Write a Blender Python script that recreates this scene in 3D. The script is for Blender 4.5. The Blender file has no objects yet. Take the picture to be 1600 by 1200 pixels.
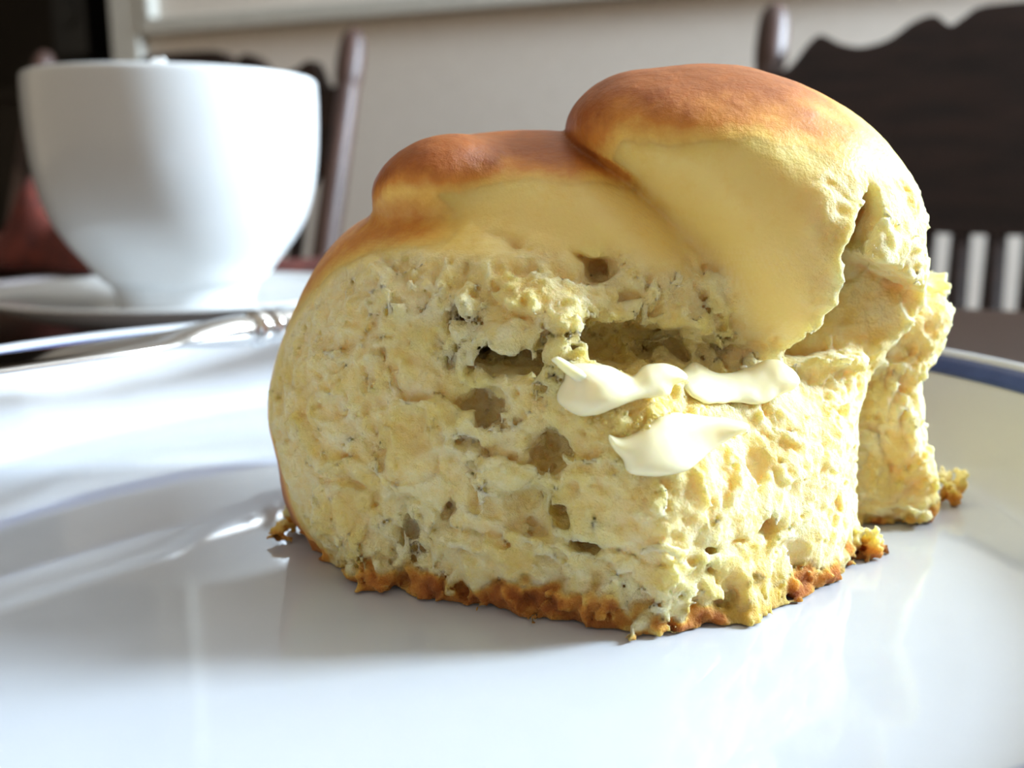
import bpy, bmesh, math, random
import numpy as np
from mathutils import Vector, Matrix

random.seed(7)
rng = np.random.default_rng(7)
SC = bpy.context.scene
C = SC.collection

# ------------------------------------------------------------------ frame of reference
# Work in centimetres: X right, Y away from the photographer, Z up from the plate's well.
CM = 0.01
ZT = 0.754                      # height of the plate's well above the floor, metres
FPX = 1556.0                    # focal length in pixels of the 1600 px frame
PITCH = math.radians(11.3)
EYE = 5.2                       # eye height above the plate's well, cm
PHI = math.radians(24)          # the room is turned by this much against the view
U = (math.cos(PHI), -math.sin(PHI))     # along the back wall, to the right
V = (math.sin(PHI), math.cos(PHI))      # towards the back wall

def W(x, y, z):
    return Vector((x * CM, y * CM, ZT + z * CM))

def room(u, v, z):              # room axes -> cm axes
    return (u * U[0] + v * V[0], u * U[1] + v * V[1], z)

def at(px, py, Y):              # photo pixel + real depth (cm) -> X, Z in cm
    s, c = math.sin(PITCH), math.cos(PITCH)
    a = (600 - py) / FPX
    w = Y * (a * c - s) / (c + a * s)
    dz = Y * c - w * s
    return (px - 800) / FPX * dz, EYE + w

# ------------------------------------------------------------------ camera
cam = bpy.data.cameras.new('camera')
cam.sensor_width = 36.0
cam.lens = 36.0 * FPX / 1600.0
cam.clip_start = 0.005
cam.clip_end = 30
cam.dof.use_dof = True
cam.dof.focus_distance = 0.124
cam.dof.aperture_fstop = 19.0
co = bpy.data.objects.new('camera', cam)
C.objects.link(co)
co.location = W(0, 0, EYE)
co.rotation_euler = (math.pi / 2 - PITCH, 0, 0)
SC.camera = co

# ------------------------------------------------------------------ world, daylight, exposure
SC.view_settings.view_transform = 'Standard'
SC.view_settings.look = 'None'
SC.view_settings.gamma = 1.0
SC.view_settings.exposure = 0.0
SC.view_settings.use_curve_mapping = False
SC.cycles.max_bounces = 8
wd = bpy.data.worlds.new('room_light')
SC.world = wd
wd.use_nodes = True
bg = wd.node_tree.nodes['Background']
bg.inputs['Color'].default_value = (1.0, 0.86, 0.66, 1)
bg.inputs['Strength'].default_value = 0.62

WIN_U, WIN_V, WIN_Z = 165.0, 127.0, 97.0        # centre of the window in the right wall
WIN_W, WIN_H = 50.0, 80.0
al = bpy.data.lights.new('window_daylight', 'AREA')
al.shape = 'RECTANGLE'
al.size = WIN_W * CM
al.size_y = WIN_H * CM
al.energy = 285.0
al.color = (0.68, 0.84, 1.0)
ao = bpy.data.objects.new('window_daylight', al)
C.objects.link(ao)
ao.location = W(*room(WIN_U + 6, WIN_V, WIN_Z))
_d = Vector((-U[0], -U[1], 0.0))
ao.rotation_euler = _d.to_track_quat('-Z', 'Y').to_euler()

# ------------------------------------------------------------------ node materials
def mat(name):
    m = bpy.data.materials.new(name)
    m.use_nodes = True
    nt = m.node_tree
    b = nt.nodes['Principled BSDF']
    return m, nt, b

def add(nt, t, **kw):
    n = nt.nodes.new(t)
    for k, v in kw.items():
        setattr(n, k, v)
    return n

def noise(nt, scale, detail=4.0, rough=0.55, vec=None):
    n = add(nt, 'ShaderNodeTexNoise')
    n.inputs['Scale'].default_value = scale
    n.inputs['Detail'].default_value = detail
    n.inputs['Roughness'].default_value = rough
    if vec is not None:
        nt.links.new(vec, n.inputs['Vector'])
    return n

def ramp(nt, src, stops):
    r = add(nt, 'ShaderNodeValToRGB')
    e = r.color_ramp.elements
    while len(e) < len(stops):
        e.new(0.5)
    for i, (p, c) in enumerate(stops):
        e[i].position = p
        e[i].color = (*c, 1)
    nt.links.new(src, r.inputs['Fac'])
    return r

def objco(nt, scale=(1, 1, 1)):
    t = add(nt, 'ShaderNodeTexCoord')
    mp = add(nt, 'ShaderNodeMapping')
    mp.inputs['Scale'].default_value = scale
    nt.links.new(t.outputs['Object'], mp.inputs['Vector'])
    return mp.outputs['Vector']

def bump(nt, b, src, strength, dist):
    n = add(nt, 'ShaderNodeBump')
    n.inputs['Strength'].default_value = strength
    n.inputs['Distance'].default_value = dist
    nt.links.new(src, n.inputs['Height'])
    nt.links.new(n.outputs['Normal'], b.inputs['Normal'])
    return n

def simple(name, c1, c2, scale, rough, bumpd=0.0, stretch=(1, 1, 1), metallic=0.0, spec=0.5):
    m, nt, b = mat(name)
    v = objco(nt, stretch)
    n = noise(nt, scale, vec=v)
    r = ramp(nt, n.outputs['Fac'], [(0.3, c1), (0.7, c2)])
    nt.links.new(r.outputs['Color'], b.inputs['Base Color'])
    b.inputs['Roughness'].default_value = rough
    b.inputs['Metallic'].default_value = metallic
    b.inputs['Specular IOR Level'].default_value = spec
    if bumpd:
        bump(nt, b, n.outputs['Fac'], 0.4, bumpd)
    return m

M = {}
M['porcelain'] = simple('white_porcelain', (0.49, 0.51, 0.54), (0.52, 0.54, 0.57), 40, 0.05)
M['porcelain'].node_tree.nodes['Principled BSDF'].inputs['IOR'].default_value = 1.52
M['cup'] = simple('cup_stoneware', (0.60, 0.61, 0.61), (0.63, 0.64, 0.64), 30, 0.14)
M['blue'] = simple('blue_glaze', (0.03, 0.05, 0.16), (0.05, 0.08, 0.22), 60, 0.12)
M['steel'] = simple('polished_steel', (0.62, 0.62, 0.62), (0.70, 0.69, 0.68), 80, 0.10, metallic=1.0)
M['table'] = simple('dark_table_wood', (0.020, 0.010, 0.006), (0.050, 0.024, 0.013), 9, 0.28, 0.0004, (1, 8, 8))
M['chair'] = simple('dark_chair_wood', (0.010, 0.005, 0.0035), (0.026, 0.012, 0.008), 11, 0.55, 0.0005, (1, 1, 6), spec=0.2)
M['stile'] = simple('stile_wood_lit_tone', (0.030, 0.013, 0.009), (0.072, 0.032, 0.022), 13, 0.48, 0.0005, (8, 8, 1))  # lighter, pinker than the chair wood: the posts' lit tone put into the colour
M['wall'] = simple('painted_wall', (0.58, 0.52, 0.455), (0.61, 0.55, 0.485), 60, 0.75, 0.0004)
M['trim'] = simple('painted_trim', (0.42, 0.40, 0.35), (0.45, 0.43, 0.38), 30, 0.75)
M['floor'] = simple('floor_boards', (0.10, 0.055, 0.03), (0.17, 0.10, 0.055), 6, 0.4, 0.0004, (1, 7, 1))
M['dimshade'] = simple('dim_room_shade', (0.030, 0.024, 0.018), (0.040, 0.031, 0.023), 3, 0.8)  # next room's dimness put into one dark colour, walls and cabinet alike
M['black'] = simple('black_lacquer', (0.006, 0.006, 0.007), (0.012, 0.011, 0.010), 8, 0.5)
M['red'] = simple('red_cloth', (0.055, 0.007, 0.004), (0.12, 0.017, 0.006), 120, 0.9, 0.0006)
M['greycloth'] = simple('grey_cloth', (0.30, 0.27, 0.28), (0.38, 0.35, 0.36), 200, 0.85, 0.0004)
M['foam'] = simple('milk_foam', (0.86, 0.85, 0.82), (0.92, 0.91, 0.88), 300, 0.5, 0.0005)

# butter
m, nt, b = mat('soft_butter')
v = objco(nt)
n = noise(nt, 90, 3, vec=v)
r = ramp(nt, n.outputs['Fac'], [(0.3, (0.90, 0.80, 0.48)), (0.7, (0.93, 0.86, 0.60))])
nt.links.new(r.outputs['Color'], b.inputs['Base Color'])
b.inputs['Roughness'].default_value = 0.24
b.inputs['Subsurface Weight'].default_value = 0.6
b.inputs['Subsurface Radius'].default_value = (1.0, 0.8, 0.4)
b.inputs['Subsurface Scale'].default_value = 0.003
bump(nt, b, n.outputs['Fac'], 0.15, 0.0006)
M['butter'] = m
m, nt, b = mat('melted_butter')
b.inputs['Base Color'].default_value = (0.95, 0.82, 0.35, 1)
b.inputs['Roughness'].default_value = 0.05
b.inputs['Transmission Weight'].default_value = 0.75
b.inputs['IOR'].default_value = 1.45
M['melt'] = m

# bread: one material, colours from the baked-in "bake" (browning) and "soak" (butter) attributes
def bread_mat():
    m, nt, b = mat('baked_bread')
    v = objco(nt)
    at_b = add(nt, 'ShaderNodeAttribute', attribute_name='bake')
    at_s = add(nt, 'ShaderNodeAttribute', attribute_name='soak')
    at_r = add(nt, 'ShaderNodeAttribute', attribute_name='crumb')
    n1 = noise(nt, 420, 6, 0.65, v)
    n2 = noise(nt, 1700, 3, 0.65, v)
    # browning, broken up by fine mottling
    ma = add(nt, 'ShaderNodeMath', operation='MULTIPLY_ADD')
    nt.links.new(n1.outputs['Fac'], ma.inputs[0])
    ma.inputs[1].default_value = 0.38
    nt.links.new(at_b.outputs['Fac'], ma.inputs[2])
    sb = add(nt, 'ShaderNodeMath', operation='SUBTRACT')
    nt.links.new(ma.outputs[0], sb.inputs[0])
    sb.inputs[1].default_value = 0.19
    r = ramp(nt, sb.outputs[0], [(0.0, (0.90, 0.71, 0.29)), (0.22, (0.84, 0.54, 0.13)),
                                 (0.5, (0.62, 0.25, 0.040)), (0.78, (0.38, 0.115, 0.018)), (1.0, (0.24, 0.065, 0.012))])
    # crumb: paler, slightly greyer wisps
    r2 = ramp(nt, n1.outputs['Fac'], [(0.32, (0.92, 0.69, 0.26)), (0.62, (0.96, 0.82, 0.47))])
    mx = add(nt, 'ShaderNodeMix', data_type='RGBA')
    cl = add(nt, 'ShaderNodeMath', operation='MULTIPLY')
    cl.use_clamp = True
    inv = add(nt, 'ShaderNodeMath', operation='SUBTRACT')
    inv.use_clamp = True
    inv.inputs[0].default_value = 1.0
    m3 = add(nt, 'ShaderNodeMath', operation='MULTIPLY')
    m3.inputs[1].default_value = 3.0
    nt.links.new(at_b.outputs['Fac'], m3.inputs[0])
    nt.links.new(m3.outputs[0], inv.inputs[1])
    nt.links.new(inv.outputs[0], cl.inputs[0])
    nt.links.new(at_r.outputs['Fac'], cl.inputs[1])
    nt.links.new(cl.outputs[0], mx.inputs['Factor'])
    nt.links.new(r.outputs['Color'], mx.inputs['A'])
    nt.links.new(r2.outputs['Color'], mx.inputs['B'])
    mx2 = add(nt, 'ShaderNodeMix', data_type='RGBA')
    nt.links.new(at_s.outputs['Fac'], mx2.inputs['Factor'])
    nt.links.new(mx.outputs['Result'], mx2.inputs['A'])
    mx2.inputs['B'].default_value = (0.80, 0.58, 0.13, 1)
    nt.links.new(mx2.outputs['Result'], b.inputs['Base Color'])
    # gloss: baked skin has a soft sheen, butter-soaked crumb glistens, dry crumb is matt
    rr = add(nt, 'ShaderNodeMapRange')
    rr.inputs['To Min'].default_value = 0.48
    rr.inputs['To Max'].default_value = 0.85
    nt.links.new(at_r.outputs['Fac'], rr.inputs['Value'])
    rs = add(nt, 'ShaderNodeMath', operation='MULTIPLY_ADD')
    rs.inputs[1].default_value = -0.35
    nt.links.new(at_s.outputs['Fac'], rs.inputs[0])
    nt.links.new(rr.outputs['Result'], rs.inputs[2])
    nt.links.new(rs.outputs[0], b.inputs['Roughness'])
    b.inputs['Specular IOR Level'].default_value = 0.35
    b.inputs['Subsurface Weight'].default_value = 0.6
    b.inputs['Subsurface Radius'].default_value = (1.0, 0.74, 0.36)
    b.inputs['Subsurface Scale'].default_value = 0.005
    # fine relief: strong in the crumb, faint on the skin
    hs = add(nt, 'ShaderNodeMath', operation='MULTIPLY_ADD')
    hs.inputs[1].default_value = 0.4
    nt.links.new(n2.outputs['Fac'], hs.inputs[0])
    nt.links.new(n1.outputs['Fac'], hs.inputs[2])
    bp = bump(nt, b, hs.outputs[0], 1.0, 0.0015)
    sr = add(nt, 'ShaderNodeMapRange')
    sr.inputs['To Min'].default_value = 0.22
    sr.inputs['To Max'].default_value = 1.0
    nt.links.new(at_r.outputs['Fac'], sr.inputs['Value'])
    nt.links.new(sr.outputs['Result'], bp.inputs['Strength'])
    return m
M['bread'] = bread_mat()

# ------------------------------------------------------------------ object helpers
def tag(o, label=None, cat=None, group=None, kind=None):
    if label: o['label'] = label
    if cat: o['category'] = cat
    if group: o['group'] = group
    if kind: o['kind'] = kind
    return o

def empty(name, loc, rz=0.0):
    o = bpy.data.objects.new(name, None)
    C.objects.link(o)
    o.empty_display_size = 0.02
    o.location = loc
    o.rotation_euler = (0, 0, rz)
    return o

def link(name, me, material, parent=None, smooth=True):
    if material is not None and not me.materials:
        me.materials.append(material)
    if smooth:
        me.polygons.foreach_set('use_smooth', [True] * len(me.polygons))
    o = bpy.data.objects.new(name, me)
    C.objects.link(o)
    if parent is not None:
        o.parent = parent
    return o

def bm_obj(name, bm, material, parent=None, smooth=False):
    bmesh.ops.recalc_face_normals(bm, faces=bm.faces)
    me = bpy.data.meshes.new(name)
    bm.to_mesh(me)
    bm.free()
    return link(name, me, material, parent, smooth)

def box(bm, x0, x1, y0, y1, z0, z1, bev=0.0):
    r = bmesh.ops.create_cube(bm, size=1.0, matrix=Matrix.Translation(((x0 + x1) / 2, (y0 + y1) / 2, (z0 + z1) / 2)) @
                              Matrix.Diagonal((x1 - x0, y1 - y0, z1 - z0, 1)))
    if bev:
        es = list({e for v in r['verts'] for e in v.link_edges})
        bmesh.ops.bevel(bm, geom=es, offset=bev, segments=2, affect='EDGES', profile=0.5)

def lathe(profile, seg=96, closed=False):
    """profile: list of (r, z) in metres -> mesh revolved around Z"""
    n = len(profile)
    vs, fs = [], []
    for i in range(seg):
        a = 2 * math.pi * i / seg
        ca, sa = math.cos(a), math.sin(a)
        for r, z in profile:
            vs.append((r * ca, r * sa, z))
    for i in range(seg):
        j = (i + 1) % seg
        for k in range(n if closed else n - 1):
            k2 = (k + 1) % n
            a, b2, c, d = i * n + k, j * n + k, j * n + k2, i * n + k2
            fs.append((a, b2, c, d))
    me = bpy.data.meshes.new('lathe')
    me.from_pydata(vs, [], fs)
    bm = bmesh.new()
    bm.from_mesh(me)
    bmesh.ops.remove_doubles(bm, verts=bm.verts, dist=1e-7)
    bmesh.ops.recalc_face_normals(bm, faces=bm.faces)
    bm.to_mesh(me)
    bm.free()
    return me

def spline(pts, per=8):
    """Catmull-Rom through 2-D points"""
    p = [pts[0]] + list(pts) + [pts[-1]]
    out = []
    for i in range(1, len(p) - 2):
        for k in range(per):
            t = k / per
            out.append(tuple(0.5 * ((2 * p[i][c]) + (-p[i - 1][c] + p[i + 1][c]) * t +
                       (2 * p[i - 1][c] - 5 * p[i][c] + 4 * p[i + 1][c] - p[i + 2][c]) * t * t +
                       (-p[i - 1][c] + 3 * p[i][c] - 3 * p[i + 1][c] + p[i + 2][c]) * t ** 3) for c in range(len(pts[0]))))
    out.append(tuple(pts[-1]))
    return out

# ------------------------------------------------------------------ the room
RZ = -PHI
def room_box(name, u0, u1, v0, v1, z0, z1, material, kind='structure', parent=None, bev=0.0):
    """box in room axes; z in cm above the plate's well"""
    bm = bmesh.new()
    box(bm, u0 * CM, u1 * CM, v0 * CM, v1 * CM, z0 * CM, z1 * CM, bev)
    o = bm_obj(name, bm, material, parent)
    if parent is None:
        o.location = W(0, 0, 0)
        o.rotation_euler = (0, 0, RZ)
        o['kind'] = kind
    return o

FL = -ZT / CM                      # floor level
WALLV, WALL0, WALL1 = 156.0, -152.5, 172.0
room_box('floor', -420, WALL1 + 8, -200, 345, FL - 3, FL, M['floor'])
room_box('ceiling', -420, WALL1 + 8, -200, 345, 185, 190, M['wall'])
room_box('wall_back', WALL0, WALL1 + 8, WALLV, WALLV + 10, FL, 185, M['wall'])
room_box('wall_far', -420, WALL0 + 60, 330, 340, FL, 185, M['dimshade'])
room_box('wall_left', -428, -420, 20, 340, FL, 185, M['dimshade'])
room_box('wall_passage', WALL0 + 52, WALL0 + 60, WALLV + 10, 330, FL, 185, M['dimshade'])
# casing round the doorway at the wall's end, and a raised wall moulding
room_box('trim_1', WALL0 - 1.5, WALL0 + 5.5, WALLV - 2.2, WALLV + 11.5, FL, 185, M['trim'], bev=0.004)
t2 = empty('trim_2', W(0, 0, 0), RZ)
t2['kind'] = 'structure'
MU0, MZ0, MU1 = -146.5, 33.3, 60.0
room_box('bottom_rail', MU0, MU1, WALLV - 2.4, WALLV, MZ0, MZ0 + 3.0, M['trim'], parent=t2, bev=0.004)
room_box('stile_rail', MU0, MU0 + 3.0, WALLV - 2.39, WALLV, MZ0 + 3.0, 120, M['trim'], parent=t2, bev=0.004)
room_box('stile_rail', MU1 - 3.0, MU1, WALLV - 2.39, WALLV, MZ0 + 3.0, 120, M['trim'], parent=t2, bev=0.004)
room_box('top_rail', MU0, MU1, WALLV - 2.4, WALLV, 120, 126.5, M['trim'], parent=t2, bev=0.004)
room_box('baseboard_back', WALL0 + 11, WALL1, WALLV - 1.6, WALLV, FL, FL + 11, M['trim'])

# right wall with its window (all in one wall mesh with an opening)
bm = bmesh.new()
wu0, wu1 = WIN_U, WIN_U + 8
a0, a1 = WIN_V - WIN_W / 2, WIN_V + WIN_W / 2
b0, b1 = WIN_Z - WIN_H / 2, WIN_Z + WIN_H / 2
for (v0, v1, z0, z1) in ((-120, a0, FL, 185), (a1, WALLV, FL, 185), (a0, a1, FL, b0), (a0, a1, b1, 185)):
    box(bm, wu0 * CM, wu1 * CM, v0 * CM, v1 * CM, z0 * CM, z1 * CM)
wr = bm_obj('wall_right', bm, M['wall'])
wr.location = W(0, 0, 0)
wr.rotation_euler = (0, 0, RZ)
wr['kind'] = 'structure'
w1 = empty('window_1', W(0, 0, 0), RZ)
w1['kind'] = 'structure'
room_box('window_sill', wu0 - 5, wu0 + 3, a0 - 4, a1 + 4, b0 - 3, b0, M['trim'], parent=w1, bev=0.004)
for (v0, v1, z0, z1) in ((a0 - 5, a0, b0, b1 + 5), (a1, a1 + 5, b0, b1 + 5), (a0, a1, b1, b1 + 5)):
    room_box('window_frame', wu0 - 1.5, wu0 + 2, v0, v1, z0, z1, M['trim'], parent=w1, bev=0.003)
room_box('mullion', wu0 + 1, wu0 + 4, a0, a1, WIN_Z - 1.5, WIN_Z + 1.5, M['trim'], parent=w1)

# ------------------------------------------------------------------ dining table
TV1 = 50.7
tb = empty('dining_table', W(*room(-10, 3, FL)), RZ)
tag(tb, 'dark brown polished wooden dining table under the plate and cup', 'table')
bm = bmesh.new()
box(bm, -0.85, 0.85, -0.475, 0.477, 0.715, 0.750, 0.004)
bm_obj('tabletop', bm, M['table'], tb)
for (x0, x1, y0, y1) in ((-0.76, 0.76, -0.40, -0.38), (-0.76, 0.76, 0.38, 0.40), (-0.76, -0.74, -0.38, 0.38), (0.74, 0.76, -0.38, 0.38)):
    bm = bmesh.new()
    box(bm, x0, x1, y0, y1, 0.63, 0.715)
    bm_obj('apron', bm, M['table'], tb)
lp = spline([(0.030, 0.0), (0.036, 0.10), (0.030, 0.14), (0.042, 0.30), (0.046, 0.45), (0.034, 0.56), (0.046, 0.60), (0.046, 0.714)], 5)
lm = lathe([(0.0001, 0.0)] + lp + [(0.0001, 0.714)], 20)
for sx in (-1, 1):
    for sy in (-1, 1):
        o = link('leg', lm, M['table'], tb)
        o.location = (sx * 0.73, sy * 0.37, 0)

# ------------------------------------------------------------------ chairs
def rake_bar(profile, seg=18):
    return lathe(profile, seg)

def make_chair(loc, rz, label):
    """pressed-back side chair, origin on the floor under the seat's centre; local -Y faces the table"""
    root = empty('dining_chair', loc, rz)
    tag(root, label, 'chair', 'wooden dining chairs against the wall')
    HW = 0.245                                    # half width between the stiles
    rake = math.radians(17)
    ZS, ZTOP = 0.45, 0.981
    def back_pt(x, z):                            # point on the raked back plane
        return Vector((x, 0.19 + (z - ZS) * math.tan(rake), z))
    # stiles: turned posts with a rounded finial
    L = (ZTOP - ZS) / math.cos(rake)
    pr = spline([(0.0135, 0.0), (0.0150, 0.12), (0.0125, 0.16), (0.0150, 0.20), (0.0148, L - 0.085), (0.0105, L - 0.075),
                 (0.0150, L - 0.062), (0.0162, L - 0.04), (0.0140, L - 0.012), (0.0070, L)], 5)
    sm = lathe([(0.0001, 0.0)] + pr + [(0.0001, L + 0.001)], 18)
    for s in (-1, 1):
        o = link('stile', sm, M['stile'], root)
        o.location = back_pt(s * HW, ZS)
        o.rotation_euler = (-rake, 0, 0)
    # carved crest panel: scalloped outline, symmetric
    top = [(0.245, 0.917), (0.225, 0.916), (0.207, 0.940), (0.196, 0.947), (0.178, 0.938), (0.158, 0.934), (0.135, 0.940),
           (0.118, 0.953), (0.105, 0.959), (0.095, 0.959), (0.083, 0.950), (0.072, 0.957), (0.055, 0.966), (0.0, 0.968)]
    bot = [(0.245, 0.830), (0.232, 0.822), (0.215, 0.800), (0.195, 0.783), (0.165, 0.770), (0.11, 0.764), (0.0, 0.762)]
    top = spline(top, 5)
    bot = spline(bot, 5)
    half_t = [(x, z) for x, z in top]
    poly = half_t + [(-x, z) for x, z in reversed(half_t[:-1])] + [(-x, z) for x, z in bot] + [(x, z) for x, z in reversed(bot[:-1])]
    bm = bmesh.new()
    vs = []
    for x, z in poly:
        p = back_pt(x, z)
        vs.append(bm.verts.new((p.x, p.y - 0.009 + 0.022 * (x / HW) ** 2 * -0.4, p.z)))
    f = bm.faces.new(vs)
    ex = bmesh.ops.extrude_face_region(bm, geom=[f])
    bmesh.ops.translate(bm, vec=(0, 0.018, 0), verts=[e for e in ex['geom'] if isinstance(e, bmesh.types.BMVert)])
    bmesh.ops.triangulate(bm, faces=[q for q in bm.faces if len(q.verts) > 4])
    bm_obj('crest_panel', bm, M['chair'], root)
    # spindles and the rail below them
    ns = 15
    for i in range(ns):
        x = -0.205 + 0.41 * i / (ns - 1)
        a, c = back_pt(x, 0.53), back_pt(x, 0.775)
        d = (c - a).length
        pm = lathe([(0.0001, 0.0), (0.0080, 0.0), (0.0105, d * 0.40), (0.0085, d), (0.0001, d)], 8) if i == 0 else pm
        o = link('spindle', pm, M['chair'], root)
        o.location = a
        o.rotation_euler = (-rake, 0, 0)
    bm = bmesh.new()
    box(bm, -HW, HW, 0.19 + 0.05 * math.tan(rake) - 0.006, 0.19 + 0.09 * math.tan(rake) + 0.012, 0.500, 0.535, 0.004)
    bm_obj('lower_rail', bm, M['chair'], root)
    bm = bmesh.new()
    box(bm, -0.225, 0.225, -0.20, 0.21, 0.425, 0.452, 0.010)
    bm_obj('seat', bm, M['chair'], root)
    gp = spline([(0.012, 0.0), (0.016, 0.08), (0.020, 0.20), (0.015, 0.26), (0.020, 0.30), (0.020, 0.425)], 4)
    gm = lathe([(0.0001, 0.0)] + gp + [(0.0001, 0.425)], 14)
    for sx in (-1, 1):
        for sy in (-1, 1):
            o = link('leg', gm, M['chair'], root)
            o.location = (sx * 0.19, sy * 0.165, 0)
    for y in (-0.165, 0.165):
        bm = bmesh.new()
        box(bm, -0.18, 0.18, y - 0.008, y + 0.008, 0.16, 0.178, 0.003)
        bm_obj('stretcher', bm, M['chair'], root)
    return root

def chair_from_stile(px, py, Y, side):
    """place a chair so that the finial of one stile stands at a photo pixel at real depth Y"""
    X, Z = at(px, py, Y)
    back = 19 + (100 - 45) * math.tan(math.radians(17))
    cx = X - side * 24.5 * U[0] - back * V[0]
    cy = Y - side * 24.5 * U[1] - back * V[1]
    return W(cx, cy, FL)
make_chair(chair_from_stile(1214, 5, 105, -1), RZ, 'dark wooden chair with scalloped crest, right behind the bread roll')
make_chair(chair_from_stile(559, 45, 121, 1), RZ, 'dark wooden chair with turned post, half hidden behind the cup')

# ------------------------------------------------------------------ things in the dim room beyond the doorway
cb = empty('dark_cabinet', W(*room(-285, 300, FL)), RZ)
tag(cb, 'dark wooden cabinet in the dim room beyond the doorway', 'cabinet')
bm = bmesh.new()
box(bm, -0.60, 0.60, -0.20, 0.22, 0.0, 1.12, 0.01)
bm_obj('body', bm, M['dimshade'], cb)
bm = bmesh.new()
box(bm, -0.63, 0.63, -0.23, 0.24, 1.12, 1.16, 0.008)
bm_obj('top', bm, M['dimshade'], cb)
for s in (-1, 1):
    bm = bmesh.new()
    box(bm, s * 0.30 - 0.27, s * 0.30 + 0.27, -0.22, -0.20, 0.08, 1.06, 0.006)
    d = bm_obj('door', bm, M['dimshade'], cb)
    bm = bmesh.new()
    bmesh.ops.create_uvsphere(bm, u_segments=12, v_segments=8, radius=0.014, matrix=Matrix.Translation((s * 0.06, -0.235, 0.6)))
    bm_obj('knob', bm, M['black'], d, True)
X, Z = at(142, 100, 300)
sp = empty('black_box', W(X, 300, 40.6), RZ)
tag(sp, 'black upright box on the dark cabinet beyond the doorway', 'box')
bm = bmesh.new()
box(bm, -0.065, 0.065, -0.07, 0.07, 0.0, 0.36, 0.008)
bm_obj('case', bm, M['black'], sp)
bm = bmesh.new()
bmesh.ops.create_cone(bm, cap_ends=True, segments=24, radius1=0.045, radius2=0.038, depth=0.01,
                      matrix=Matrix.Translation((0, -0.073, 0.12)) @ Matrix.Rotation(math.pi / 2, 4, 'X'))
bm_obj('front_disc', bm, M['black'], sp)

# ------------------------------------------------------------------ cup, saucer, foam
CX, CY, CZ = -12.9, 39.5, -0.4
sau = link('saucer', lathe([(r * CM, z * CM) for r, z in
      [(0.01, 0.35)] + spline([(2.2, 0.35), (2.55, 0.0), (2.9, 0.0), (3.2, 0.28), (5.2, 0.62), (6.6, 1.05), (7.35, 1.45), (7.44, 1.56), (7.32, 1.62), (6.6, 1.30), (5.2, 0.98),
              (3.6, 0.76), (3.2, 0.62)], 6) + [(0.01, 0.62)]], 128), M['cup'])
sau.location = W(CX, CY, CZ)
tag(sau, 'white saucer under the large white cup', 'saucer')
CB = CZ + 0.63
cup = empty('coffee_cup', W(CX, CY, CB))
tag(cup, 'large white footed cup standing on the saucer', 'cup')
outer = spline([(2.75, 0.0), (2.85, 0.12), (2.80, 0.5), (2.95, 0.95), (3.15, 1.25), (3.42, 1.42), (3.95, 2.1), (4.6, 2.85), (5.12, 3.65), (5.48, 4.6), (5.70, 5.6), (5.83, 6.8), (5.88, 8.0),
                (5.86, 8.95), (5.80, 9.18), (5.68, 9.25)], 6)
inner = spline([(5.55, 9.17), (5.50, 8.9), (5.50, 7.5), (5.35, 5.6), (4.8, 3.9), (3.6, 2.2), (2.2, 1.35), (0.01, 1.15)], 6)
link('bowl', lathe([(r * 0.915 * CM, z * 0.97 * CM) for r, z in [(0.01, 0.25), (2.3, 0.25), (2.45, 0.02)] + outer + inner], 128), M['cup'], cup)
# handle on the far side of the cup
hp = spline([(5.6, 0, 7.6), (7.2, 0, 7.9), (8.3, 0, 6.6), (7.9, 0, 4.9), (6.4, 0, 3.9), (5.0, 0, 3.7)], 8)
bm = bmesh.new()
prev = None
for i, p in enumerate(hp):
    q0, q1 = hp[max(i - 1, 0)], hp[min(i + 1, len(hp) - 1)]
    t = Vector((q1[0] - q0[0], 0, q1[2] - q0[2])).normalized()
    nrm = Vector((-t.z, 0, t.x))
    ringv = []
    for k in range(12):
        a = 2 * math.pi * k / 12
        off = nrm * (0.38 * math.cos(a)) + Vector((0, 0.62 * math.sin(a), 0))
        ringv.append(bm.verts.new(((p[0] + off.x) * CM, (p[1] + off.y) * CM, (p[2] + off.z) * CM)))
    if prev:
        for k in range(12):
            bm.faces.new((prev[k], prev[(k + 1) % 12], ringv[(k + 1) % 12], ringv[k]))
    prev = ringv
h = bm_obj('handle', bm, M['cup'], cup, True)
h.rotation_euler = (0, 0, math.radians(75))
h.scale = (0.915, 0.915, 0.97)
# foam just up to the brim with a few peaks
bm = bmesh.new()
bmesh.ops.create_circle(bm, cap_ends=True, cap_tris=True, segments=64, radius=4.98 * CM)
bmesh.ops.subdivide_edges(bm, edges=bm.edges, cuts=6, use_grid_fill=True)
for v in bm.verts:
    x, y = v.co.x / CM, v.co.y / CM
    z = 8.45 + 0.10 * math.sin(x * 2.1 + 1) * math.cos(y * 1.7)
    for (hx, hy, hr, hh) in ((0.75, -4.35, 0.26, 0.95), (1.1, -4.2, 0.2, 0.80), (-1.5, 1.0, 0.5, 0.4), (2.2, 1.4, 0.6, 0.4)):
        z += hh * math.exp(-((x - hx) ** 2 + (y - hy) ** 2) / hr ** 2)
    v.co.z = z * CM
fo = bm_obj('milk_foam', bm, M['foam'], None, True)
fo.location = W(CX, CY, CB)
tag(fo, 'white milk foam peaking just over the brim of the cup', 'foam')

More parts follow.
